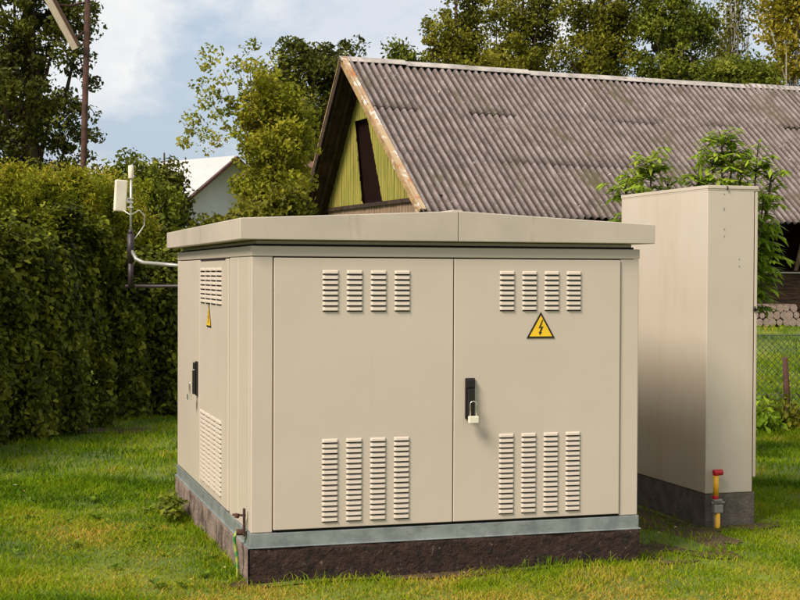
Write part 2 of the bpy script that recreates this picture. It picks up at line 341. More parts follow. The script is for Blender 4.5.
# front face is coated dark, the sides are bare stained concrete: rough-edged mesh
def rough_slab(name, p0, p1, z0, z1, off, mats, parent, nrm, seed, jag):
    nu, nv = 120, 12; p0, p1 = Vector(p0), Vector(p1); b = B(); g = []
    for i in range(nu+1):
        rowv = []
        for j in range(nv+1):
            u, v = i/nu, j/nv; p = p0.lerp(p1, u); z = z0+(z1-z0)*v
            if j == nv: z -= jag*abs(noise.noise(Vector((u*22, seed, 0))))
            d = noise.noise(Vector((p.x*16+seed, p.y*16, z*22)))*.006+noise.noise(Vector((p.x*5+seed, p.y*5, z*9)))*.006
            q = p+Vector(nrm)*(off+d*(1 if 0 < i < nu else .3)); rowv.append(b.bm.verts.new((q.x, q.y, z)))
        g.append(rowv)
    for i in range(nu):
        for j in range(nv): b.bm.faces.new((g[i][j], g[i+1][j], g[i+1][j+1], g[i][j+1])).smooth = True
    # close to the wall behind
    for i in range(nu):
        a, c = g[i][nv], g[i+1][nv]; q = [b.bm.verts.new(Vector(t.co)-Vector(nrm)*(off+.02)) for t in (c, a)]
        b.bm.faces.new((a, c, q[0], q[1]))
    return b.done(name, mats, parent)
rough_slab('plinth_face', (-.008, 0, 0), (W+.008, 0, 0), -.12, .166, .012, M['bitumen'], kiosk, (0, -1, 0), 1.3, .008)['label'] = 'dark tar coated front of the plinth'
rough_slab('plinth_face', (0, 0, 0), (0, DP, 0), -.12, .166, .014, M['concrete'], kiosk, (-1, 0, 0), 7.3, .006)['label'] = 'bare stained concrete left side of the plinth'
# galvanised base frame (channel with lip)
b = B()
b.box(-.006, W+.006, -.006, .05, .170, .238); b.box(-.006, .05, .0505, DP, .170, .238); b.box(W-.05, W+.006, .0505, DP, .170, .238)
b.box(-.016, W+.016, -.016, .03, .1655, .1715); b.box(-.016, .03, .0305, DP+.01, .1655, .1715)
b.done('base_frame', M['galv'], kiosk, .002)
# body shell behind the doors
b = B()
Z0, Z1, ZD = .240, 1.675, 1.612
b.box(.022, W-.022, .022, DP-.01, Z0, Z1)                                           # inner core (dark gaps show it)
b.done('inner_shell', M['slot'], kiosk)
for nm_, q_ in (('corner_post', (0, .108, 0, .060)), ('corner_post', (W-.108, W, 0, .060)), ('wall_panel', (0, .050, .0605, .36)), ('wall_panel', (-.002, .049, .362, .61)),
                ('corner_post', (0, .050, DP-.085, DP)), ('wall_panel', (W-.05, W, .0605, DP)), ('wall_panel', (.051, W-.0505, DP-.05, DP))):
    b = B(); b.box(*q_, Z0, ZD-.001); b.done(nm_, M['paint'], kiosk, .005)
b = B()
b.box(-.003, W+.003, -.004, .060, ZD+.001, 1.664); b.box(-.003, .050, .0605, DP+.002, ZD+.001, 1.664); b.box(W-.05, W+.003, .0605, DP+.002, ZD+.001, 1.664)
b.box(.03, W-.03, .03, DP-.03, 1.665, 1.692)
b.done('top_rail', M['paint'], kiosk, .004)
# roof: folded sheet with a shallow ridge running front to back
X0, X1, XM = -.067, 2.167, 1.061; YF, YB = -.054, 2.72
b = B()
b.prism([(X0, YF, 1.694), (XM-.0015, YF, 1.694), (XM-.0015, YF, 1.850), (X0, YF, 1.799)], (0, YB-YF, 0))
b.prism([(XM+.0015, YF, 1.694), (X1, YF, 1.694), (X1, YF, 1.796), (XM+.0015, YF, 1.850)], (0, YB-YF, 0))
rf = b.done('roof', M['roofpaint'], kiosk, .004)
b = B(); b.box(XM-.0014, XM+.0014, YF+.004, YB-.004, 1.70, 1.842); b.done('roof_joint', M['slot'], rf)
b = B(); b.prism([(XM-.03, YF+.02, 1.8505), (XM+.03, YF+.02, 1.8505), (XM+.02, YF+.02, 1.857), (XM-.02, YF+.02, 1.857)], (0, YB-YF-.04, 0)); b.done('ridge_strip', M['roofpaint'], rf)

def vent_mesh(rows, wd=.083, pitch=.0264, hood=.0185, dep=.0095):
    """pressed louvres in a column, in local x (width) z (down from 0), protruding to -y"""
    b = B()
    for r in range(rows):
        zt = -r*pitch; zb = zt-hood; q = .006
        P = [(0, 0, zt), (wd, 0, zt), (wd, 0, zb), (0, 0, zb), (q, -dep, zb+.001), (wd-q, -dep, zb+.001), (q*1.6, -dep*.75, zt-.007), (wd-q*1.6, -dep*.75, zt-.007)]
        v = [b.bm.verts.new(p) for p in P]
        for f, mi in (((0, 1, 7, 6), 0), ((6, 7, 5, 4), 0), ((0, 6, 4, 3), 0), ((1, 2, 5, 7), 0), ((3, 4, 5, 2), 1)):
            b.bm.faces.new([v[i] for i in f]).material_index = mi
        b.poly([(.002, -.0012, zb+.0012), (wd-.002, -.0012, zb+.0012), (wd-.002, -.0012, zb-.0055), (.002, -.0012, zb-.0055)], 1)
    bmesh.ops.recalc_face_normals(b.bm, faces=b.bm.faces)
    me = bpy.data.meshes.new('vent'); b.bm.to_mesh(me); b.bm.free(); me.materials.append(M['paint']); me.materials.append(M['slot']); return me
v8, v16 = vent_mesh(8), vent_mesh(16)
v8s, v16s = vent_mesh(8, .165), vent_mesh(16, .165)
def vents(door, me, x0, step, z, n, rot=0, side=False):
    for k in range(n):
        o = bpy.data.objects.new('vent', me); col.objects.link(o); o.parent = door
        if side: o.rotation_euler = (0, 0, R(-90)); o.location = (-.0105, x0-step*k, z)
        else: o.location = (x0+step*k, -.0105, z)
def door(x0, x1, name='door'):
    b = B(); b.box(x0, x1, -.010, .018, .252, 1.606); return b.done(name, M['paint'], kiosk, .0035)
dl = door(.1125, 1.0485); dr = door(1.0535, W-.1125)
for d, x in ((dl, .357), (dr, 1.301)):
    vents(d, v8, x, .1250, 1.546, 4); vents(d, v16, x, .1250, .700, 4)
for d, xs_ in ((dl, (.135,)), (dr, (W-.135,))): pass
# small hinge pins top and bottom of the doors
# warning triangle: sub-part of the right door
def warning(parent, c, sz, side=False):
    b = B(); h = sz*.866
    def tri(s, y, mi, t):
        hh = h*s; cz = -(h-hh)*.33
        pts = [(-sz*s/2, y, cz-hh/3), (sz*s/2, y, cz-hh/3), (0, y, cz+hh*2/3)]
        b.prism(pts, (0, t, 0), mi)
    tri(1, -.0035, 0, .003); 
    s = .80; hh = h*s; off = 0
    b.prism([(-sz*s/2, -.0045, -hh/3), (sz*s/2, -.0045, -hh/3), (0, -.0045, hh*2/3)], (0, .0012, 0), 1)
    k = sz/1.0
    bolt = [(.045, .36), (-.085, .04), (.005, .07), (-.055, -.10), (-.085, -.085), (-.040, -.215), (.035, -.10), (.000, -.105), (.085, .115), (-.010, .085), (.075, .36)]
    b.prism([(x*k, -.0056, z*k*.9) for x, z in bolt], (0, .0012, 0), 0)
    o = b.done('warning_sign', [M['black'], M['yellow']], parent)
    o.location = c
    if side: o.rotation_euler = (0, 0, R(-90))
    return o
warning(dr, (1.531, -.0105, 1.241), .158)
# side doors
b = B(); b.box(-.010, .018, .614, 1.612, .252, 1.606); ds = b.done('door', M['paint'], kiosk, .0035)
b = B(); b.box(-.010, .018, 1.618, 2.574, .252, 1.606); ds2 = b.done('door', M['paint'], kiosk, .0035)
b = B(); b.box(-.0125, -.0105, .70, 1.57, 1.5995, 1.6055); b.done('top_gap', M['slot'], ds)
vents(ds, v8s, 1.575, .195, 1.560, 4, side=True); vents(ds, v16s, 1.575, .195, .715, 4, side=True)
warning(ds, (-.0105, 1.254, 1.262), .155, True)
def handle(parent, c, side=False):
    b = B()
    b.box(-.0265, .0265, -.012, 0, -.105, .105); b.box(-.0225, .0225, -.026, -.012, .055, .098); b.box(-.018, .018, -.030, -.012, -.095, .050)
    o = b.done('handle', M['black'], parent, .004); o.location = c
    if side: o.rotation_euler = (0, 0, R(-90))
    return o
handle(dr, (1.139, -.0105, .888)); handle(ds2, (-.0105, 1.70, .888), True)
def padlock(label, c, side=False):
    t = thing('padlock', label, 'padlock', c, R(-90) if side else 0)
    b = B(); b.box(-.026, .026, -.014, .010, -.036, 0); b.done('lock_body', M['plastic_white'] if not side else M['chrome'], t, .003)
    b = B(); pts = [(-.017, 0, -.003)]+[(.017*math.cos(math.pi-k*math.pi/8), 0, .062+.014*math.sin(k*math.pi/8)) for k in range(9)]+[(.017, 0, -.003)]
    b.tube(pts, .0032, 8); b.done('shackle', M['chrome'], t)
    return t
padlock('silver padlock hanging from the black handle on the kiosk front', (1.143, -.058, .800))
padlock('small padlock hanging from the black handle on the kiosk left side', (-.058, 1.70, .795), True)
# key cover below the handle, dirt free
# earthing bracket at the left near corner
b = B(); b.box(-.026, -.014, .066, .082, .215, .355); b.tube([(-.012, .078, .318), (-.07, .12, .318)], .0065, 8); b.tube([(-.048, .10, .326), (-.054, .10, .304)], .013, 6); b.tube([(-.012, .09, .232), (-.055, .10, .232)], .016, 10)
b.done('earthing_bracket', M['rust'], kiosk, .002)
b = B(); b.tube([(-.050, .11, .235), (-.062, .12, .20), (-.052, .12, .13), (-.045, .115, .06), (-.045, .11, -.05)], .0085, 8); b.done('earth_cable', M['cable'], kiosk)
# pipe stub holding the antenna sits on the kiosk wall
# ------------------------------------------------------------------ antenna mast beside the kiosk
ant = thing('antenna_mast', 'thin pole with white panel antenna and dark pipe beside the kiosk rear left corner', 'antenna', (-.27, 3.10, 1.58))
def rel(p, o): return Vector(p)-Vector(o)
O = (-.27, 3.10, 1.58)
b = B()
curve = [(.03, 2.65, 1.575), (-.10, 2.90, 1.590), (-.19, 3.0, 1.598), (-.235, 3.06, 1.625), (-.262, 3.09, 1.68), (-.268, 3.10, 1.74)]
b.tube([rel(p, O) for p in curve], .014, 10); b.done('pipe_elbow', M['pipe_grey'], ant)
b = B(); b.tube([rel(p, O) for p in ((-.268, 3.10, 1.60), (-.268, 3.10, 1.80))], .024, 12); b.tube([rel(p, O) for p in ((-.268, 3.10, 1.795), (-.268, 3.10, 1.83))], .017, 12)
b.done('lower_sleeve', M['pipe_dark'], ant)
b = B(); b.tube([rel(p, O) for p in ((.03, 2.64, 1.44), (-.12, 3.06, 1.435), (-.30, 3.13, 1.435))], .012, 8); b.tube([rel(p, O) for p in ((-.268, 3.10, 1.43), (-.268, 3.10, 1.61))], .018, 8); b.done('brace', M['pipe_dark'], ant)
b = B(); b.tube([rel(p, O) for p in ((-.268, 3.10, 1.82), (-.265, 3.11, 2.20))], .0085, 8)
for z in (2.02, 2.045, 1.985): b.box(-.02, .02, -.012, .012, z-1.58-.004, z-1.58+.004)
b.done('pole', M['steel'], ant)
b = B(); b.tube([rel(p, O) for p in ((-.265, 3.11, 2.185), (-.265, 3.11, 2.275))], .019, 12); b.done('whip_antenna', M['plastic_white'], ant, .003)
b = B(); mt = Matrix.Translation(rel((-.335, 3.13, 2.06), O)) @ Matrix.Rotation(R(12), 4, 'Z') @ Matrix.Rotation(R(3), 4, 'Y'); b.box(-.043, .043, -.018, .018, -.105, .115, mat=mt); b.done('panel_antenna', M['plastic_white'], ant, .008)
b = B(); b.box(rel((-.30,0,0), O).x, rel((-.262,0,0), O).x, .0, .018, .44, .465); b.done('clamp', M['pipe_grey'], ant)
b = B(); c2 = [(-.32, 3.12, 1.965), (-.27, 3.10, 1.93), (-.21, 3.09, 1.965), (-.175, 3.09, 1.93), (-.175, 3.09, 1.86), (-.215, 3.09, 1.80), (-.245, 3.09, 1.76)]
b.tube([rel(p, O) for p in c2], .0048, 6); b.done('antenna_cable', M['steel'], ant)

# ------------------------------------------------------------------ tall cabinet
cx0, cx1, cy0, cy1, ct = 2.921, 3.262, .753, 1.945, 2.071
tall = thing('tall_cabinet', 'tall narrow beige metal cabinet on a grey concrete base right of the kiosk', 'cabinet', (cx0, cy0, 0))
b = B(); b.box(.004, cx1-cx0-.004, .004, cy1-cy0, -.2, .205); b.done('base', M['concrete_grey'], tall, .004)
b = B(); b.box(0, .318, 0, cy1-cy0, .207, ct-.022); b.done('body', M['paint2'], tall, .004)
b = B(); b.box(-.003, cx1-cx0+.004, -.005, cy1-cy0+.004, ct-.0205, ct); b.box(-.001, cx1-cx0+.002, -.002, cy1-cy0, ct-.030, ct-.0208); b.done('lid', M['paint2'], tall, .002)
b = B(); b.box(.3245, cx1-cx0, -.001, cy1-cy0-.01, .30, ct-.034); bd = b.done('door', M['paint2'], tall, .002)
b = B(); b.box(.319, .324, .006, cy1-cy0-.02, .209, ct-.034); b.done('door_gap', M['slot'], tall)
b = B(); b.tube([(.3245+.012, -.001, 1.32), (.3245+.012, -.012, 1.32)], .008, 8); b.tube([(.322, -.006, 1.31), (.322, -.006, 1.34)], .007, 8); b.done('hinge', M['black'], bd)
for x, z in ((3.031, 1.935), (3.031, 2.02), (3.033, 1.808), (3.033, 1.765), (3.136, 1.627), (3.136, 1.585), (3.030, 1.925)):
    b = B(); b.tube([(x-cx0, 0, z), (x-cx0, -.003, z)], .0035, 8); b.done('rivet', M['galv'], tall)
b = B(); b.tube([(.128, -.005, 2.068), (.128, -.012, 2.055), (.128, -.008, 2.045)], .004, 6); b.done('hook', M['black'], tall)
# marker
mk = thing('marker_stake', 'yellow stake with red cap and grey clamp against the tall cabinet base', 'marker stake', (2.975, .70, 0))
b = B(); b.tube([(.0, 0, -.1), (.0, 0, .10)], .016, 12); b.tube([(-.012, 0, .20), (-.012, 0, .325)], .017, 12); b.done('stake', M['yellow_tape'], mk)
b = B(); b.tube([(-.006, .012, -.1), (-.012, .014, .22)], .014, 8); b.box(-.030, .028, -.019, .016, .100, .150); b.box(-.034, .024, -.021, .010, .168, .182); b.tube([(-.04, 0, .16), (.045, 0, .16)], .008, 8); b.done('clamp', M['pipe_grey'], mk, .003)
b = B(); b.box(-.030, -.002, -.018, .018, .182, .204); b.done('strap', M['red'], mk, .004)
b = B(); b.tube([(-.030, 0, .342), (.030, 0, .342)], .0185, 14); b.tube([(-.012, 0, .322), (-.012, 0, .348)], .018, 12); b.done('cap', M['red'], mk, .004)

# ------------------------------------------------------------------ barn
TH = R(5.4); A0 = Vector((5.62, 20.314, 0)); SC = 1.0
barn = thing('barn', 'long old barn with corrugated grey roof and yellow plank gable behind the kiosk', 'barn', tuple(A0), TH)
ZA, ZR, ZL, OR_, OL_ = 5.762, 2.61, 2.80, 4.04, 2.436     # local: x along ridge, y = -offset
def sl(off): return ZA-(ZA-ZR)*off/OR_ if off > 0 else ZA-(ZA-ZL)*(-off)/OL_
LEN = 17.5
def corrugated(name, sign, oe, seed):
    """three courses of wavy sheets, each its own slip and tilt"""
    rs = np.random.default_rng(seed); V = []; Fq = []; pitch = .15; seg = 8
    n = int(LEN/pitch*seg); xs = np.arange(n+1)*pitch/seg
    rows = 3; sheet = np.floor(xs/(pitch*7)).astype(int); base = 0
    slope = np.array([0, -sign*oe, sl(sign*oe)-ZA]); ln = np.linalg.norm(slope[1:]); dn = slope/ln
    nm = np.array([0, -sign*abs(dn[2]), abs(dn[1])])
    for r in range(rows):
        t0 = r/rows-(.02 if r else 0); t1 = (r+1)/rows+.012
        off = rs.normal(0, .010, sheet.max()+2); slip = rs.normal(0, .016, sheet.max()+2); tilt = rs.normal(0, .0015, sheet.max()+2)
        for j in range(7):
            u = j/6; t = (t0+(t1-t0)*u)*ln + (slip[sheet] if j in (0, 6) or True else 0)
            if j == 6: t = t + .012*np.sin(xs*3.1+r)*rs.uniform(.3, 1)+ (np.sin(sheet[:len(xs)]*7.7) > .55)*.03
            if r == 0 and j == 0: t = t*0
            hgt = .033*np.cos(xs/pitch*2*np.pi)+off[sheet]*.6+(.004*u + .003)+tilt[sheet]*(xs % (pitch*7))
            sag = -.05*np.sin(np.clip(xs/11, 0, 1)*math.pi)*1.0
            p = np.stack([xs, np.zeros_like(xs), np.full_like(xs, ZA)+sag], 1)+dn[None]*t[:, None]+nm[None]*hgt[:, None]
            V.append(p)
        for j in range(6):
            i = base+j*(n+1)+np.arange(n); Fq.append(np.stack([i, i+1, i+n+2, i+n+1], 1))
        base += 7*(n+1)
    me = npmesh(name, np.concatenate(V), np.concatenate(Fq)); me.shade_smooth()
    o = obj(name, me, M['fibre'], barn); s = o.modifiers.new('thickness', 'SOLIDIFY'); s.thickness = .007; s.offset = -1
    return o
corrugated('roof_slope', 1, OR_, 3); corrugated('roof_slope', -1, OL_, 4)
# ridge cap
b = B(); prev = None
for k in range(13):
    x0 = -.06+k*1.38; x1 = x0+1.40; dz = random.uniform(-.008, .012)+(0 if k < 1 else -.05*math.sin(min(1, x0/11)*math.pi))
    th = .008
    for sgn, s in ((1, (ZA-ZR)/OR_), (-1, (ZA-ZL)/OL_)):
        wv = .17/math.hypot(1, s)
        P = [(x0, 0, ZA+.062+dz), (x1, 0, ZA+.062+dz), (x1, -sgn*wv, ZA+.062+dz-wv*s), (x0, -sgn*wv, ZA+.062+dz-wv*s)]
        b.prism(P, (0, 0, -th-.002))
b.done('ridge_cap', M['ridge'], barn)
# bargeboards (right: pale flaking with rust; left: weathered edge)
def barge(sgn, oe, name, mat, wd, x0, x1, raise_=.02):
    p0 = Vector((0, 0, sl(0))); p1 = Vector((0, -sgn*oe, sl(sgn*oe))); d = (p1-p0).normalized(); nrm = Vector((0, -sgn*abs(d.z), abs(d.y)))
    b = B(); up = nrm*raise_; dn = nrm*(raise_-wd)
    b.prism([p0+up, p1+up, p1+dn, p0+dn], (x1-x0, 0, 0)); bmesh.ops.translate(b.bm, verts=b.bm.verts, vec=(x0, 0, 0))
    return b.done(name, mat, barn)
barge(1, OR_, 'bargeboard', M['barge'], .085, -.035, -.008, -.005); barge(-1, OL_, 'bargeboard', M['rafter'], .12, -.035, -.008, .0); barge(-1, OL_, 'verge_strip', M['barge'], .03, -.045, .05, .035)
barge(1, OR_, 'verge_flashing', M['barge_rust'], .04, -.03, .085, .05)
OV = .5
# soffit boarding below the overhang and rafters
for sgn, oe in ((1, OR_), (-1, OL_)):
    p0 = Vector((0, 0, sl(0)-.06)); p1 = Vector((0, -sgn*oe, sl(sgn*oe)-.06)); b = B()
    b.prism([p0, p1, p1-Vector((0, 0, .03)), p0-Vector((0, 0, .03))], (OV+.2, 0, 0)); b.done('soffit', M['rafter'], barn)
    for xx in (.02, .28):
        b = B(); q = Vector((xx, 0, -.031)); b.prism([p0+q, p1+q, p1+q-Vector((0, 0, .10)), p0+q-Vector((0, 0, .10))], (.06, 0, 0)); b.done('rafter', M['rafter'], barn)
# gable wall of narrow planks with a leaning dark hatch
def gable_planks():
    b = B(); wv = .105; zb, zh = 2.93, 4.62
    tl, tr, bl, br = -.66, .10, -.22, .93
    zl_ = lambda o: zb+(o-bl)/(tl-bl)*(zh-zb)       # left edge of the leaning hatch
    zr_ = lambda o: zh-(o-tr)/(br-tr)*(zh-zb)       # right edge
    off = -(OL_-.10)
    while off < OR_-.2:
        o1 = off+wv*.74; d = random.uniform(-.004, .004)
        T = (sl(off)-.09, sl(o1)-.09)
        def piece(a0, a1, c0, c1):
            if max(c0-a0, c1-a1) > .03:
                b.prism([(OV+d, -off, a0), (OV+d, -o1, min(a1, c1)), (OV+d, -o1, c1), (OV+d, -off, max(c0, a0))], (.022, 0, 0))
        if o1 < tl or off > br: piece(zb, zb, *T)
        else:
            cl = lambda z: min(zh, max(zb, z))
            if off < bl: piece(zb, zb, cl(zl_(off)), cl(zl_(o1)))
            h0, h1 = (zh if off < tr else cl(zr_(off))), (zh if o1 < tr else cl(zr_(o1)))
            piece(h0, h1, *T)
        off += wv
    return b.done('gable_boards', M['planks_yellow'], barn)
gable_planks()
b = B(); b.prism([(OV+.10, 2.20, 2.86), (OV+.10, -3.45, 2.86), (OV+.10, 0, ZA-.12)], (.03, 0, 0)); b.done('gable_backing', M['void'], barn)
b = B(); b.box(OV-.05, OV+.06, -(OR_-.35), OL_-.10, 2.85, 2.925); b.done('tie_beam', M['rafter'], barn)
b = B(); off = -(OL_-.2)
while off < OR_-.35:
    b.box(OV+random.uniform(-.005, .005), OV+.03, -(off+.135), -off, .3, 2.848); off += .145
b.done('gable_wall', M['planks_pale'], barn)
# long side wall facing the kiosk: open dark bays above a brown board parapet
FY = -(OR_-.55)
b = B()
for k in range(7): b.box(OV+.1, LEN-.2, FY-.0-random.uniform(0, .012), FY+.03, .30+k*.19, .30+k*.19+.183)
b.done('side_boards', M['timber_dark'], barn)
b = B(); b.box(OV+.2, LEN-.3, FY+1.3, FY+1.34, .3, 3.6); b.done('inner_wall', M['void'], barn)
b = B(); b.box(OV+.1, LEN, OL_-.2, OL_-.15, .3, 2.9); b.done('back_wall', M['timber_dark'], barn)
b = B(); b.box(LEN-.2, LEN-.15, FY, OL_-.2, .3, 2.9); b.done('end_wall', M['timber_dark'], barn)
for k in range(8):
    b = B(); xx = OV+.1+k*2.3; b.box(xx, xx+.13, FY+.031, FY+.16, .3, sl(OR_-.5)-.06); b.done('post', M['timber_dark'], barn)
for xx in (5.65, 8.3):
    b = B(); b.tube([(xx, FY+.10, 1.62), (xx+.28, FY+.10, 2.6)], .045, 8); b.done('prop', M['planks_pale'], barn)
# pale pipe along the side wall
b = B(); b.tube([(x, FY-.05, 1.60+.015*math.sin(x*1.3)) for x in np.arange(.5, LEN, .5)], .014, 8); b.done('wall_pipe', M['steel'], barn)

# log stack by the barn wall
e = Vector((math.cos(TH), math.sin(TH), 0)); g = Vector((math.sin(TH), -math.cos(TH), 0))
def barnp(x, off, z): return A0+e*x+g*off+Vector((0, 0, z))
lb = []
def log_mesh(r, ln):
    b = B(); n = 14; j = [1+random.uniform(-.07, .07) for _ in range(n)]
    ra = [b.bm.verts.new((r*j[k]*math.cos(k*2*math.pi/n), -ln/2, r*j[k]*math.sin(k*2*math.pi/n))) for k in range(n)]
    rb = [b.bm.verts.new((r*j[k]*math.cos(k*2*math.pi/n), ln/2, r*j[k]*math.sin(k*2*math.pi/n))) for k in range(n)]
    b.bm.faces.new(ra).material_index = 1; b.bm.faces.new(rb[::-1]).material_index = 1
    for k in range(n): b.bm.faces.new((ra[k], rb[k], rb[(k+1) % n], ra[(k+1) % n])).smooth = True
    bmesh.ops.recalc_face_normals(b.bm, faces=b.bm.faces)
    me = bpy.data.meshes.new('firewood_log'); b.bm.to_mesh(me); b.bm.free(); me.materials.append(M['log_bark']); me.materials.append(M['log_end']); return me
logs = [log_mesh(random.uniform(.055, .085), .4) for _ in range(6)]
for row in range(3):
    for k in range(26-row):
        p = barnp(4.0+k*.155+row*.078+random.uniform(-.01, .01), OR_-.15, .64+row*.135)
        o = bpy.data.objects.new('firewood_log', random.choice(logs)); col.objects.link(o); o.location = p; o.rotation_euler = (0, random.uniform(0, 6), TH+random.uniform(-.05, .05))
        tag(o, 'cut firewood log in the '+('bottom', 'middle', 'top')[row]+' row of the low stack along the barn wall', 'log', 'firewood logs stacked along the barn wall')

# ------------------------------------------------------------------ chain link fence
FD = math.atan2(-.13, .435)
fa = Vector((5.2, 6.85, 0)); fdir = Vector((.958, -.286, 0)); fln = 5.2
fence = thing('chain_link_fence', 'low wire mesh fence right of the tall cabinet', 'fence', tuple(fa))
fence.rotation_euler = (0, 0, math.atan2(fdir.y, fdir.x))
b = B(); H0, H1, st = .12, .90, .065
n = int(fln/st)
def wire(p, q, r=.0034): 
    b.tube([p, q], r, 3, cap=False)
hh = H1-H0
for k in range(-int(hh/st)-1, n):
    for sg in (1, -1):
        x0 = k*st; pa = [(x0, H0), (x0+hh, H1)] if sg == 1 else [(x0+hh, H0), (x0, H1)]
        (xa, za), (xb, zb) = pa
        if min(xa, xb) < 0 or max(xa, xb) > fln:
            continue
        wire((xa, 0, za), (xb, .004*sg, zb))
b.done('mesh', M['wire'], fence)
b = B(); b.tube([(0, 0, H1), (fln, 0, H1)], .006, 6); b.tube([(0, 0, H0+.15), (fln, 0, H0+.15)], .004, 6); b.done('rail_wire', M['wire'], fence)
for x in (0.05, 2.6, 5.1):
    b = B(); b.tube([(x, .03, -.1), (x, .03, .96)], .02, 8); b.done('post', M['rust'], fence)
b = B(); b.tube([(0, 0, -.15), (.005, .01, .35), (-.025, .0, .72)], [.035, .032, .026], 8)
o = b.done('wooden_stake', M['rust']); o.location = (6.38, 5.42, 0); tag(o, 'short rusty brown stake standing in front of the wire fence at right', 'stake')

# ------------------------------------------------------------------ street lamp
lp = at(83, 190, 22); LB = Vector((lp.x, lp.y, gz(lp.x, lp.y)))
lamp = thing('street_lamp', 'rusty lamp post with long pale lamp head tilted over the hedge top left', 'street lamp', tuple(LB))
ptop = at(89, -60, 22)-LB
b = B(); b.tube([(0, 0, -.3), (lp-LB), ptop], [.062, .05, .045], 10); b.done('pole', M['rust'], lamp)
h0, h1 = at(76, 49, 21.9)-LB, at(40, -18, 21.6)-LB
ax = (h1-h0).normalized(); sd_ = ax.cross(D_).normalized(); dp_ = ax.cross(sd_).normalized()
def beam(pa, pb, w0, w1, t, offs=0):
    b = B(); Q = []
    for p, w_ in ((pa, w0), (pb, w1)):
        Q.append([p+sd_*(w_*c)+dp_*(t*s_*.5)+dp_*offs for c, s_ in ((-.5, -.6), (-.3, -1), (.3, -1), (.5, -.6), (.5, 1), (-.5, 1))])
    va = [b.bm.verts.new(p) for p in Q[0]]; vb = [b.bm.verts.new(p) for p in Q[1]]
    b.bm.faces.new(va); b.bm.faces.new(vb[::-1])
    for i in range(6): b.bm.faces.new((va[i], vb[i], vb[(i+1) % 6], va[(i+1) % 6]))
    return b
beam(h0, h1, .11, .145, .09).done('lamp_head', M['lamp_shell'], lamp, .008)
rs_ = R2*.075
beam(h0+rs_+ax*.05, h1+rs_, .045, .05, .09, .01).done('lamp_visor', M['lamp_under'], lamp, .005)
b = B(); b.tube([at(86, 30, 22)-LB, at(79, 36, 21.95)-LB, h0+ax*.12], .022, 8); b.done('bracket_arm', M['rust'], lamp)
b = B(); b.tube([at(88, 2, 22)-LB, at(70, 6, 21.9)-LB, h0+ax*.75], .018, 8); b.done('bracket_arm', M['rust'], lamp)

# ------------------------------------------------------------------ vegetation builders
def clumps_in(ells, n, shell=.55):
    """points in a union of ellipsoids, biased outward; ells = (cx,cy,cz,rx,ry,rz)"""
    vol = np.array([e[3]*e[4]*e[5] for e in ells])**.8; idx = rng.choice(len(ells), n, p=vol/vol.sum()); E = np.array(ells)[idx]
    d = unit(rng.normal(size=(n, 3))); r = (shell+(1-shell)*rng.random(n))
    return E[:, :3]+d*r[:, None]*E[:, 3:], d
def tree(name, label, base, ells, nclump, per, crad, lsize, mat, bark='bark', trunk_r=.12, group=None, limbs=14, loose=1.0, flat=.75, shell=.45, aspect=.55, extra_pts=None, trunk_top=None):
    base = Vector(base); t = thing(name, label, 'tree', tuple(base), 0, group)
    C, d = clumps_in(ells, nclump, shell)
    if extra_pts is not None: C = np.concatenate([C, extra_pts]); d = np.concatenate([d, np.tile([[0, 0, 1.]], (len(extra_pts), 1))])
    n = len(C); cr = crad*rng.uniform(.5, 1.4, n)
    idx = np.repeat(np.arange(n), np.maximum(3, (per*rng.uniform(.5, 1.5, n)).astype(int)))
    off = rng.normal(size=(len(idx), 3)); off *= np.minimum(1, 1.7/(np.linalg.norm(off, axis=1, keepdims=True)+1e-6))*cr[idx][:, None]*.62; off[:, 2] *= flat
    P = C[idx]+off*loose
    rn = np.clip(rng.random(len(idx))*.7+rng.random(n)[idx]*.5-.05, 0, 1.2)
    me = leafmesh('crown', P-np.array(base), lsize, out=d[idx]+off*.5, outw=.35, aspect=aspect, rnd=rn, droop=.3)
    obj('crown', me, M[mat], t)
    # trunk and limbs
    b = B(); cc = np.mean(np.array(ells)[:, :3], 0); top = Vector(trunk_top) if trunk_top else Vector((cc[0], cc[1], max(e[2]+e[5]*.6 for e in ells)))
    H = top.z-base.z; pts = []; rr = []
    for k in range(9):
        u = k/8; p = base.lerp(top, u); p += Vector((math.sin(u*5+base.x)*.03*H, math.cos(u*4+base.y)*.03*H, 0))*(u*(1-u)*2); pts.append(p-base-(Vector((0, 0, .3)) if k == 0 else Vector())); rr.append(trunk_r*(1-.85*u))
    b.tube(pts, rr, 9)
    o_t = b.done('trunk', M[bark], t)
    b = B(); pick = rng.choice(n, min(limbs, n), replace=False)
    for i in pick:
        c = Vector(C[i])-base; u = min(.92, max(.25, (c.z/H)*.75)); k = u*8; p = pts[int(k)].lerp(pts[min(8, int(k)+1)], k-int(k))
        q = p.lerp(c, .5)+Vector((random.uniform(-.03, .03)*H, random.uniform(-.03, .03)*H, -.05*H)); r0 = trunk_r*(1-.85*u)*.55
        b.tube([p, q, c], [r0, r0*.6, r0*.2+.003], 6, cap=False)
    b.done('branch', M[bark], t)
    return t
def E_(px, py, dpt, rx, rz, ry=None):
    """ellipsoid centred at a distance, radii in metres given as photo pixels there"""
    c = at(px, py, dpt); k = dpt/F
    return (c.x, c.y, c.z, rx*k, (ry or rx)*k, rz*k)
def gb(px, dpt):
    c = at(px, 275, dpt); return (c.x, c.y, gz(c.x, c.y))
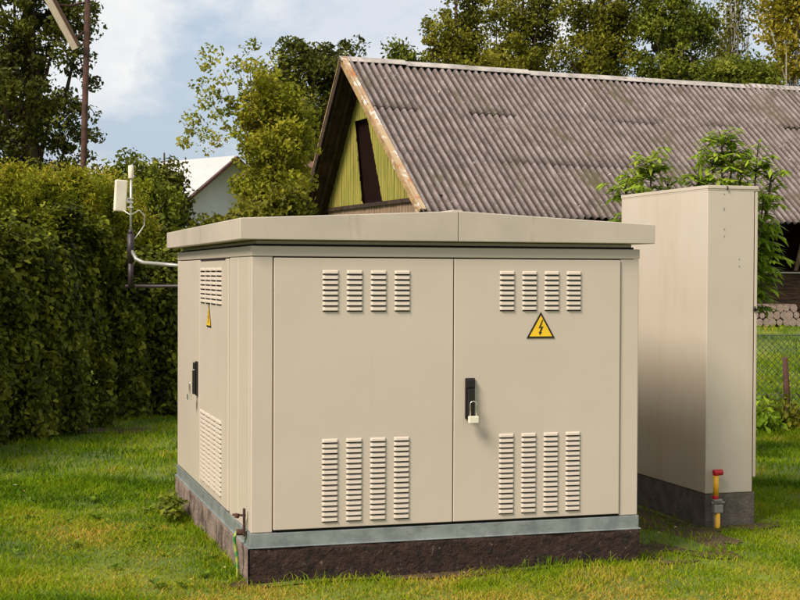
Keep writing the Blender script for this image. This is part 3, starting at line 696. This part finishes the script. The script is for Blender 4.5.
# big dark tree at upper left
tree('broadleaf_tree', 'big dark leafy tree rising behind the hedge at the left edge', gb(20, 26), [E_(15, 60, 26, 78, 75), E_(-50, 100, 26, 100, 90), E_(62, 120, 26, 38, 60), E_(45, 10, 26, 55, 50), E_(10, -60, 26, 90, 60), E_(30, 170, 26, 70, 40), E_(80, 165, 26, 22, 30), E_(70, 5, 26, 32, 35)], 430, 100, .25, .095, 'lf_dark', trunk_r=.22, limbs=30, shell=.25)
# airy young tree left of the barn
ext = np.array([list(at(x, y, 21.5+random.uniform(-.6, .6))) for x, y in ((253, 44), (212, 52), (206, 68), (233, 62), (222, 78), (203, 102), (190, 118), (190, 132), (207, 135), (184, 143), (230, 100), (215, 95), (240, 82), (250, 66), (218, 118), (226, 128), (262, 84), (275, 60), (270, 78), (243, 110), (205, 148), (300, 95), (310, 110), (200, 85), (248, 54), (238, 70), (196, 125), (208, 60), (212, 110), (224, 112), (255, 100), (235, 135), (218, 140))])
tree('young_maple_tree', 'airy yellow green young tree standing just left of the barn gable', gb(262, 21.5), [E_(270, 130, 21.5, 40, 52), E_(272, 165, 21.5, 42, 45), E_(290, 170, 21.5, 32, 42), E_(268, 95, 21.5, 22, 30), E_(245, 130, 21.5, 22, 30), E_(268, 200, 21.5, 32, 20), E_(300, 135, 21.5, 20, 40), E_(285, 110, 21.5, 24, 34), E_(252, 110, 21.5, 22, 30), E_(262, 180, 21.5, 30, 30), E_(256, 82, 21.5, 14, 22)], 330, 46, .15, .07, 'lf_young', trunk_r=.045, limbs=60, shell=.2, aspect=.6, extra_pts=ext)
# dark tree behind the gable
tree('dark_tree', 'dark round tree seen between the young tree and the barn gable peak', gb(318, 42), [E_(300, 85, 42, 38, 42), E_(338, 72, 42, 38, 32), E_(280, 110, 42, 26, 45), E_(345, 100, 42, 30, 40), E_(310, 150, 42, 60, 60), E_(318, 60, 42, 22, 18), E_(290, 65, 42, 14, 16)], 330, 80, .34, .14, 'lf_dark', trunk_r=.25, limbs=20, shell=.3)
# trees beyond the barn ridge
BR = [
 ('slim light green treetop above the barn roof nearest the gable', 402, 41, [(400, 72, 18, 28), (397, 48, 9, 12), (412, 80, 20, 30)], 'lf_mid', 120),
 ('tall olive tree with open top above the left part of the barn ridge', 452, 41, [(452, 40, 30, 30), (470, 15, 18, 22), (438, 30, 16, 20), (460, 70, 42, 35), (462, -5, 12, 12)], 'lf_olive', 300),
 ('olive tree over the middle of the barn ridge left of the dense one', 520, 44, [(520, 30, 36, 38), (545, 15, 22, 26), (500, 10, 20, 22), (520, 70, 45, 30), (530, -15, 24, 20)], 'lf_olive', 380),
 ('dense olive green tree above the middle of the barn ridge', 600, 43, [(600, 30, 42, 38), (575, 10, 25, 24), (625, 12, 26, 25), (600, 65, 50, 25), (602, -18, 30, 20)], 'lf_olive', 440),
 ('darkest broad treetop right of the middle of the barn ridge', 675, 42, [(675, 45, 40, 34), (655, 25, 28, 25), (695, 28, 24, 24), (675, 8, 25, 22), (675, 75, 45, 20), (655, -8, 18, 18)], 'lf_mid', 420),
]
for lab, px, dd, es, mt_, nc in BR:
    tree('broadleaf_tree', lab, gb(px, dd), [E_(a_, b_, dd, c_, d_) for a_, b_, c_, d_ in es], int(nc*.52), 76, .33, .12, mt_, trunk_r=.2, limbs=16, group='trees beyond the barn', shell=.25)
tree('birch_tree', 'sparse pale birch with sky showing through above the right roof', gb(728, 46), [E_(728, 30, 46, 26, 40), E_(738, -5, 46, 20, 30), E_(722, 60, 46, 28, 22)], 150, 16, .45, .13, 'lf_olive', 'bark_pale', .12, limbs=60, shell=.15)
tree('bushy_tree', 'low bright green bushy tree just above the right end of the ridge', gb(740, 38), [E_(738, 75, 38, 36, 18), E_(722, 80, 38, 22, 14), E_(755, 78, 38, 22, 16)], 120, 44, .3, .115, 'lf_mid', trunk_r=.1, limbs=8)
tree('birch_tree', 'golden yellow autumn tree at the top right corner above the roof', gb(785, 43), [E_(785, 30, 43, 32, 45), E_(775, 5, 43, 22, 30), E_(800, 10, 43, 35, 40), E_(785, 70, 43, 36, 25), E_(830, 40, 43, 30, 50)], 250, 44, .34, .13, 'lf_gold', 'bark_pale', .18, limbs=24, shell=.2)
# mid distance bushes behind the antenna
tree('bushy_tree', 'rounded green tree directly behind the antenna', gb(128, 20), [E_(130, 185, 20, 26, 28), E_(115, 215, 20, 30, 30), E_(150, 215, 20, 30, 40), E_(130, 260, 20, 45, 40)], 300, 50, .2, .075, 'lf_mid', trunk_r=.08, limbs=14, group='small trees behind the kiosk')
tree('bushy_tree', 'darker green tree between the antenna and the white house', gb(170, 22), [E_(165, 180, 22, 14, 22), E_(165, 205, 22, 22, 30), E_(160, 200, 22, 20, 30), E_(160, 240, 22, 40, 34), E_(171, 160, 22, 8, 12)], 260, 50, .18, .08, 'lf_dark', trunk_r=.08, limbs=14, group='small trees behind the kiosk')
tree('bushy_tree', 'low yellow green bush under the white house behind the kiosk roof', gb(225, 18), [E_(222, 238, 18, 22, 22), E_(260, 232, 18, 32, 32), E_(290, 215, 18, 20, 35)], 220, 44, .16, .075, 'lf_olive', trunk_r=.06, limbs=10, group='small trees behind the kiosk')
# feathery light shrubs rising above the hedge
fl = [('feathery yellow green shrub above the hedge at the left edge', 0, 14.3, [(0, 205, 45, 42), (-30, 220, 50, 50), (10, 180, 18, 14)]),
      ('feathery shrub with rusty tips above the hedge under the lamp post', 62, 14.9, [(62, 208, 36, 38), (75, 188, 18, 16), (45, 195, 18, 18)]),
      ('feathery green shrub above the hedge beside the antenna panel', 110, 15.6, [(108, 222, 34, 34), (128, 240, 30, 30), (98, 205, 16, 14)])]
for lab, px, dd, es in fl:
    tips = np.array([list(at(px+random.uniform(-42, 42), 178+random.uniform(-10, 18)+abs(px-45)*.12, dd+random.uniform(-.3, .3))) for _ in range(26)])
    t = tree('feathery_shrub', lab, gb(px, dd), [E_(a_, b_, dd, c_, d_) for a_, b_, c_, d_ in es], 420, 60, .085, .05, 'lf_fluff', trunk_r=.04, limbs=14, group='feathery shrubs above the hedge', flat=1.3, aspect=.32, extra_pts=tips); t['category'] = 'shrub'

# hedge: leafy wall swept along its foot line
def hedge(name, label, path, height, thick, nleaf, lsize, mat, seed, core_in=.22, top_round=.35):
    path = [Vector(p) for p in path]; t = thing(name, label, 'hedge', (path[0].x, path[0].y, 0))
    o0 = np.array([path[0].x, path[0].y, 0.]); L_ = [0]
    for a_, c_ in zip(path, path[1:]): L_.append(L_[-1]+(c_-a_).length)
    PA = np.array([[p.x, p.y] for p in path])
    def surf(s, v, inset=0):
        """s along, v 0..1 front foot > top > back foot ; front side is on the right of the path"""
        x = np.interp(s, L_, PA[:, 0]); y = np.interp(s, L_, PA[:, 1]); i = np.clip(np.searchsorted(L_, s)-1, 0, len(path)-2)
        T = unit(PA[1:]-PA[:-1])[i]; nr = np.stack([T[:, 1], -T[:, 0]], 1)       # to the right
        a_ = v*math.pi; c = np.cos(a_); sn = np.sin(a_)
        oy = np.sign(c)*np.abs(c)**top_round*(thick/2-inset); oz = np.abs(sn)**top_round*(height-inset)
        lump = .10*np.sin(s*3.1+seed)*np.sin(v*9+seed)+.08*np.sin(s*7.3+v*17+seed*2)*np.sin(s*2.1+v*6)+.06*np.sin(s*13+v*5)*np.sin(v*31+s*4)
        oy = oy+np.sign(c)*lump; oz = oz+lump*.9*(v > .2)*(v < .8)
        ctr = thick/2
        P = np.stack([x+nr[:, 0]*(oy-ctr), y+nr[:, 1]*(oy-ctr), oz], 1)
        N_ = np.stack([nr[:, 0]*c, nr[:, 1]*c, sn], 1)
        return P, N_
    def hv(n):
        u = rng.random(n); f = rng.random(n) < .62
        vf = np.arcsin(np.clip(u, 0, 1)**(1/top_round))/math.pi
        vt = np.arccos(np.clip(np.sign(u*1.6-.6)*-np.abs(u*1.6-.6)**(1/top_round), -1, 1))/math.pi
        return np.where(f, vf, np.clip(vt, 0, 1))
    n = nleaf; s = rng.uniform(-.1, L_[-1]+.1, n); v = hv(n); P, N_ = surf(np.clip(s, 0, L_[-1]), v)
    keep = np.sin(P[:, 0]*9+P[:, 2]*7+seed)*np.sin(P[:, 2]*11-P[:, 1]*6)
    stray = (rng.random(n) < .035)*rng.random(n)*.13; P = P-N_*(rng.random(n)**1.2*.24-stray)[:, None]+rng.normal(size=(n, 3))*.025+N_*(keep*.035)[:, None]
    # end caps
    ne = n//9; idx = rng.integers(0, n, ne)
    for end in (0, -1):
        q, _ = surf(np.full(ne, L_[end]), rng.random(ne)); cen = np.array([np.mean(q[:, 0]), np.mean(q[:, 1]), height*.5]); u = rng.random(ne)[:, None]**.5
        Q = cen+(q-cen)*u; dT = (PA[1]-PA[0]) if end == 0 else (PA[-1]-PA[-2]); dT = dT/np.linalg.norm(dT)*(-1 if end == 0 else 1)
        Q[:, :2] += dT*rng.uniform(-.1, .12, (ne, 1)); P = np.concatenate([P, Q]); N_ = np.concatenate([N_, np.tile([[dT[0], dT[1], .1]], (ne, 1))])
    gq = gz_np(P[:, 0], P[:, 1]); P[:, 2] += gq
    me = leafmesh('foliage', P-o0, lsize, out=N_, outw=.5, aspect=.62, droop=.7, rnd=np.clip(rng.random(len(P))*.8+.25*keep[rng.integers(0, len(keep), len(P))], 0, 1.2)); obj('foliage', me, M[mat], t)
    ns, nv = 60, 16; S, Vv = np.meshgrid(np.linspace(.1, L_[-1]-.1, ns), np.linspace(0, 1, nv), indexing='ij'); Q, _ = surf(S.ravel(), Vv.ravel(), core_in); Q[:, 2] += gz_np(Q[:, 0], Q[:, 1])
    I = (np.arange(ns-1)[:, None]*nv+np.arange(nv-1)[None]).ravel(); me = npmesh('branches', Q-o0, np.stack([I, I+nv, I+nv+1, I+1], 1)); obj('branches', me, M['twig'], t)
    return t
hedge('hedge', 'tall dark green leafy hedge along the left edge of the lawn', [(-4.3, 1.3, 0), (-3.3, 2.9, 0), (-2.2, 4.4, 0), (-1.15, 5.95, 0), (-.58, 6.65, 0), (.02, 7.5, 0)], 2.0, 1.1, 110000, .072, 'lf_hedge', 1.0)
hedge('hedge', 'shorter leafy hedge set back between the tall hedge and the kiosk', [(.15, 8.0, 0), (.9, 8.35, 0), (3.0, 9.3, 0)], 1.85, .9, 30000, .072, 'lf_hedge', 4.0)

# plants with fan-like compound leaves behind the tall cabinet
def frond_plant(name, label, base, stems, mat, group=None, lsz=.17):
    t = thing(name, label, 'shrub', tuple(base), 0, group); base = np.array(base); b = B(); P = []; Dn = []
    Vs, Fs, Rn = [], [], []; cnt = 0
    for tip, nf, spread in stems:
        tip = np.array(tip)-base; mid = tip*np.array([.35, .35, .55])
        b.tube([(0, 0, -.1), tuple(mid), tuple(tip)], [.022, .014, .006], 6)
        for k in range(nf):
            u = .45+.55*(k+.5)/nf if k < nf*.75 else rng.uniform(.92, 1)
            p = (mid+(tip-mid)*((u-.45)/.55)) if u > .45 else mid; az = k*2.4+rng.uniform(-.3, .3); el_ = rng.uniform(.1, .7)+(.5 if u > .9 else 0)
            d = np.array([math.cos(az)*math.cos(el_), math.sin(az)*math.cos(el_), math.sin(el_)]); ln = spread*rng.uniform(.7, 1.15)
            npair = 6
            for q in range(npair*2+1):
                v = (q//2+1)/npair if q < npair*2 else 1.05; c = p+d*ln*v+np.array([0, 0, -.35*ln*v*v]); sd = 1 if q % 2 else -1
                side = np.cross(d, [0, 0, 1]); side /= np.linalg.norm(side)+1e-6
                ld = d*.5+side*sd*.85*(q < npair*2)+np.array([0, 0, -.35-.3*v]); ld = ld+rng.normal(size=3)*.16; ld /= np.linalg.norm(ld); s_ = lsz*rng.uniform(.75, 1.15)*(1-.35*abs(v-.5))
                wv = np.cross(ld, [0, 0, 1.]); wv /= np.linalg.norm(wv)+1e-6
                Vs += [c, c+ld*s_*.45+wv*s_*.16, c+ld*s_, c+ld*s_*.45-wv*s_*.16]; Fs.append((cnt, cnt+1, cnt+2, cnt+3)); cnt += 4
                Rn.append(np.clip(rng.random()*.6+.45*(u-.4), 0, 1.1))
            b.tube([tuple(p), tuple(p+d*ln*.5+np.array([0, 0, -.08*ln])), tuple(p+d*ln+np.array([0, 0, -.35*ln]))], .003, 4, cap=False)
    obj('leaves', npmesh('leaves', np.array(Vs), np.array(Fs), np.array(Rn)), M[mat], t); b.done('stem', M['bark'], t)
    return t
def tp(px, py, dd): return tuple(at(px, py, dd))
g_ = 'fern-leaved shrubs behind the tall cabinet'
frond_plant('leafy_shrub', 'bright green shrub above the left back corner of the tall cabinet', gb(642, 11.2), [(tp(652, 158, 11.2), 66, .2), (tp(625, 186, 11.0), 50, .2), (tp(668, 184, 11.3), 40, .18), (tp(636, 174, 11.4), 44, .2)], 'lf_bright', g_, .13)
frond_plant('leafy_shrub', 'tallest bright green shrub behind the top of the tall cabinet', gb(722, 11.6), [(tp(722, 142, 11.6), 80, .23), (tp(698, 176, 11.5), 50, .2), (tp(742, 166, 11.5), 54, .2), (tp(712, 158, 11.8), 44, .2), (tp(732, 152, 11.7), 44, .2)], 'lf_bright', g_, .13)
frond_plant('leafy_shrub', 'drooping green shrub hanging beside the right edge of the tall cabinet', gb(742, 12.0), [(tp(757, 158, 12), 44, .22), (tp(772, 172, 12), 36, .2), (tp(764, 196, 11.8), 24, .18), (tp(770, 190, 12.1), 24, .18)], 'lf_bright', g_, .13)
# undergrowth by the fence at right
def bush(label, px, py, dd, rpx, hpx, n, mat='lf_mid', ls=.07):
    c = at(px, py, dd); k = dd/F; base = Vector((c.x, c.y, gz(c.x, c.y))); t = thing('low_plant', label, 'plant', tuple(base))
    P = rng.normal(size=(n, 3))*np.array([rpx*k*.5, rpx*k*.4, hpx*k*.42]); P[:, 2] = np.abs(P[:, 2])+.02
    obj('leaves', leafmesh('leaves', P, ls, aspect=.6, up=.3), M[mat], t)
    b = B()
    for i in range(9):
        q = P[rng.integers(0, n)]; b.tube([(0, 0, -.05), tuple(q*.5+np.array([0, 0, .03])), tuple(q)], .004, 4, cap=False)
    b.done('stem', M['bark'], t); return t
bush('low leafy weed with broad pale leaves just right of the tall cabinet', 768, 420, 13.6, 16, 38, 120, 'lf_bright', .10)
bush('dark tangled weed at the foot of the brown stake', 788, 425, 13.8, 24, 34, 260, 'lf_olive', .07)
bush('green bush at the right edge under the wire fence', 812, 420, 13.9, 30, 40, 260, 'lf_mid', .07)
bush('sparse green weed further back along the wire fence', 775, 400, 15.0, 22, 22, 140, 'lf_mid', .06)
# rosette weeds at the kiosk wall and in the lawn
def weed(label, x, y, s, n=14, mat='lf_weed', group=None):
    t = thing('weed', label, 'weed', (x, y, 0), random.uniform(0, 6), group)
    Vs, Fs = [], []; c = 0
    for k in range(n):
        az = k*2.4; ln = s*random.uniform(.6, 1.1); el_ = random.uniform(.15, 1.0); d = np.array([math.cos(az)*math.cos(el_), math.sin(az)*math.cos(el_), math.sin(el_)]); w_ = np.array([-math.sin(az), math.cos(az), 0])*ln*.22
        tipd = np.array([0, 0, -.25*ln]); Vs += [np.zeros(3), d*ln*.5+w_, d*ln+tipd, d*ln*.5-w_]; Fs.append((c, c+1, c+2, c+3)); c += 4
    obj('leaves', npmesh('leaves', np.array(Vs), np.array(Fs), rng.random(n)), M[mat], t); return t
wt = thing('weed', 'dark green leafy weed clump against the left side of the kiosk plinth', 'weed', (-.13, 2.0, 0))
Pw = rng.normal(size=(150, 3))*np.array([.045, .11, .05]); Pw[:, 2] = np.abs(Pw[:, 2])+.03
obj('leaves', leafmesh('leaves', Pw, .05, aspect=.85, out=np.tile([[-.3, -.2, 1.]], (150, 1)), outw=.5), M['lf_mid'], wt)
weed('small weed at the foot of the kiosk near left corner', -.12, .55, .09, 12)
gw = 'broad leaved weeds scattered in the lawn'
for k in range(46):
    q = at(random.uniform(10, 230), 0, 1); dd = random.uniform(6.9, 10.5); q = at(random.uniform(5, 235), 300, dd)
    if q.x > -.15 and q.y > -.2: continue
    weed('low broad leaved weed in the lawn '+('close in front of the camera' if dd < 7.7 else 'level with the near left corner of the kiosk' if dd < 8.8 else 'further back towards the hedge'), q.x, q.y, random.uniform(.04, .075), 9, group=gw)
# fallen leaves
lm = leafmesh('fallen_leaf', np.zeros((1, 3)), .05, out=np.array([[0, 0, 1.]]), outw=.95, aspect=.7)
lm.materials.append(M['dead_leaf'])
lm2 = lm.copy(); lm2.materials.clear(); lm2.materials.append(M['pale_leaf'])
for k in range(46):
    q = at(random.uniform(0, 800), 300, random.uniform(6.75, 11)); 
    if -.1 < q.x < 2.2 and -.05 < q.y < 2.8: continue
    if 2.8 < q.x < 3.4 and .6 < q.y < 2.1: continue
    o = bpy.data.objects.new('fallen_leaf', lm); col.objects.link(o); o.location = (q.x, q.y, .045+float(small(q.x, q.y))); o.rotation_euler = (random.uniform(-.4, .4), random.uniform(-.4, .4), random.uniform(0, 6)); o.scale = [random.uniform(.4, .95)]*3
    zn = 'left of the kiosk near the hedge' if q.x < -.1 and q.y > 1.5 else 'left of the kiosk near its front corner' if q.x < -.1 else 'in front of the kiosk doors' if q.x < 2.2 and q.y < 0 else 'right of the kiosk by the tall cabinet'
    tag(o, 'small dry yellow leaf lying on the grass '+zn, 'fallen leaf', 'dry leaves scattered on the lawn')
for lab, px, py, s_ in (('pale whitish leaf lying on the lawn near the left edge', 15, 485, 1.5), ('pale leaf lying on the lawn between hedge and kiosk', 131, 468, 1.1)):
    v = D_+R2*((px-400)/F)-U2*((py-300)/F); q = CAM+v*((.05-CAM.z)/v.z)
    o = bpy.data.objects.new('fallen_leaf', lm2); col.objects.link(o); o.location = q; o.scale = [s_]*3; o.rotation_euler = (.1, .1, random.uniform(0, 6)); tag(o, lab, 'fallen leaf')

# ------------------------------------------------------------------ houses beyond
c = at(228, 275, 44)-Vector((2, -3.46, 0)); hb = thing('white_house', 'white house with pale grey roof seen through trees above the kiosk roof', 'house', (c.x, c.y, .5), R(120))
def hp(b, *a): pass
k = 44/F
b = B(); zt = (275-196)*k+1.0; zp = (275-157)*k+1.0
hw, hl = 1.7, 4.0
b.prism([(-hl, -hw, 0), (-hl, hw, 0), (-hl, hw, zt), (-hl, 0, zp-.12), (-hl, -hw, zt)], (hl*2, 0, 0)); b.done('wall', M['white_wall'], hb)
for s in (-1, 1):
    b = B(); b.prism([(-hl-.4, 0, zp), (-hl-.4, s*(hw+.5), zt-.38), (-hl-.4, s*(hw+.5), zt-.46), (-hl-.4, 0, zp-.09)], (hl*2+.8, 0, 0)); b.done('roof', M['house_roof'], hb)
    b = B(); b.prism([(-hl-.46, 0, zp-.02), (-hl-.46, s*(hw+.5), zt-.42), (-hl-.46, s*(hw+.5), zt-.52), (-hl-.46, 0, zp-.13)], (.05, 0, 0)); b.done('fascia', M['house_red'], hb)
for y in (-.8, .9):
    b = B(); b.box(-hl-.03, -hl+.02, y-.35, y+.35, 1.2, 2.2); wn = b.done('window', M['glass'], hb)
    b = B(); b.box(-hl-.05, -hl-.031, y-.42, y-.35, 1.13, 2.27); b.box(-hl-.05, -hl-.031, y+.35, y+.42, 1.13, 2.27); b.box(-hl-.05, -hl-.031, y-.349, y+.349, 1.13, 1.199); b.box(-hl-.05, -hl-.031, y-.349, y+.349, 2.201, 2.27); b.done('frame', M['white_wall'], wn)
c = at(292, 275, 36); k = 36/F
bh = thing('brick_house', 'red brick house glimpsed through the young tree left of the barn', 'house', (c.x, c.y, .5), R(8))
zt = (275-168)*k+1.0
b = B(); b.box(.0, 2.6, 0, 4, 0, zt); b.done('wall', M['brick'], bh)
b = B(); b.prism([(-.15, -.25, zt+.002), (-.15, 4.25, zt+.002), (-.15, 2, zt+.35)], (2.95, 0, 0)); b.done('roof', M['house_red'], bh)
b = B(); b.box(.6, 1.3, -.02, .03, 1.9, 2.8); wn = b.done('window', M['glass'], bh)
b = B(); b.box(.52, .6, -.04, -.0205, 1.82, 2.88); b.box(1.3, 1.38, -.04, -.0205, 1.82, 2.88); b.box(.601, 1.299, -.04, -.0205, 2.80, 2.88); b.box(.601, 1.299, -.04, -.0205, 1.82, 1.899); b.done('frame', M['white_wall'], wn)
# low shed whose roof shows behind the kiosk's rear left corner
c = at(187, 275, 16.5); sh = thing('garden_shed', 'small grey roofed shed peeking over the rear left corner of the kiosk roof', 'shed', (c.x, c.y, gz(c.x, c.y)), R(-12))
k = 16.5/F; zt = 1.526+(275-224)*k-gz(c.x, c.y)
b = B(); b.box(-.20, .8, .05, 1.2, 0, zt-.25); b.done('wall', M['planks_pale'], sh)
b = B(); b.prism([(-.28, 0, zt-.25), (1.0, 0, zt-.0), (1.0, 0, zt-.04), (-.28, 0, zt-.29)], (0, 1.3, 0)); b.done('roof', M['ridge'], sh)
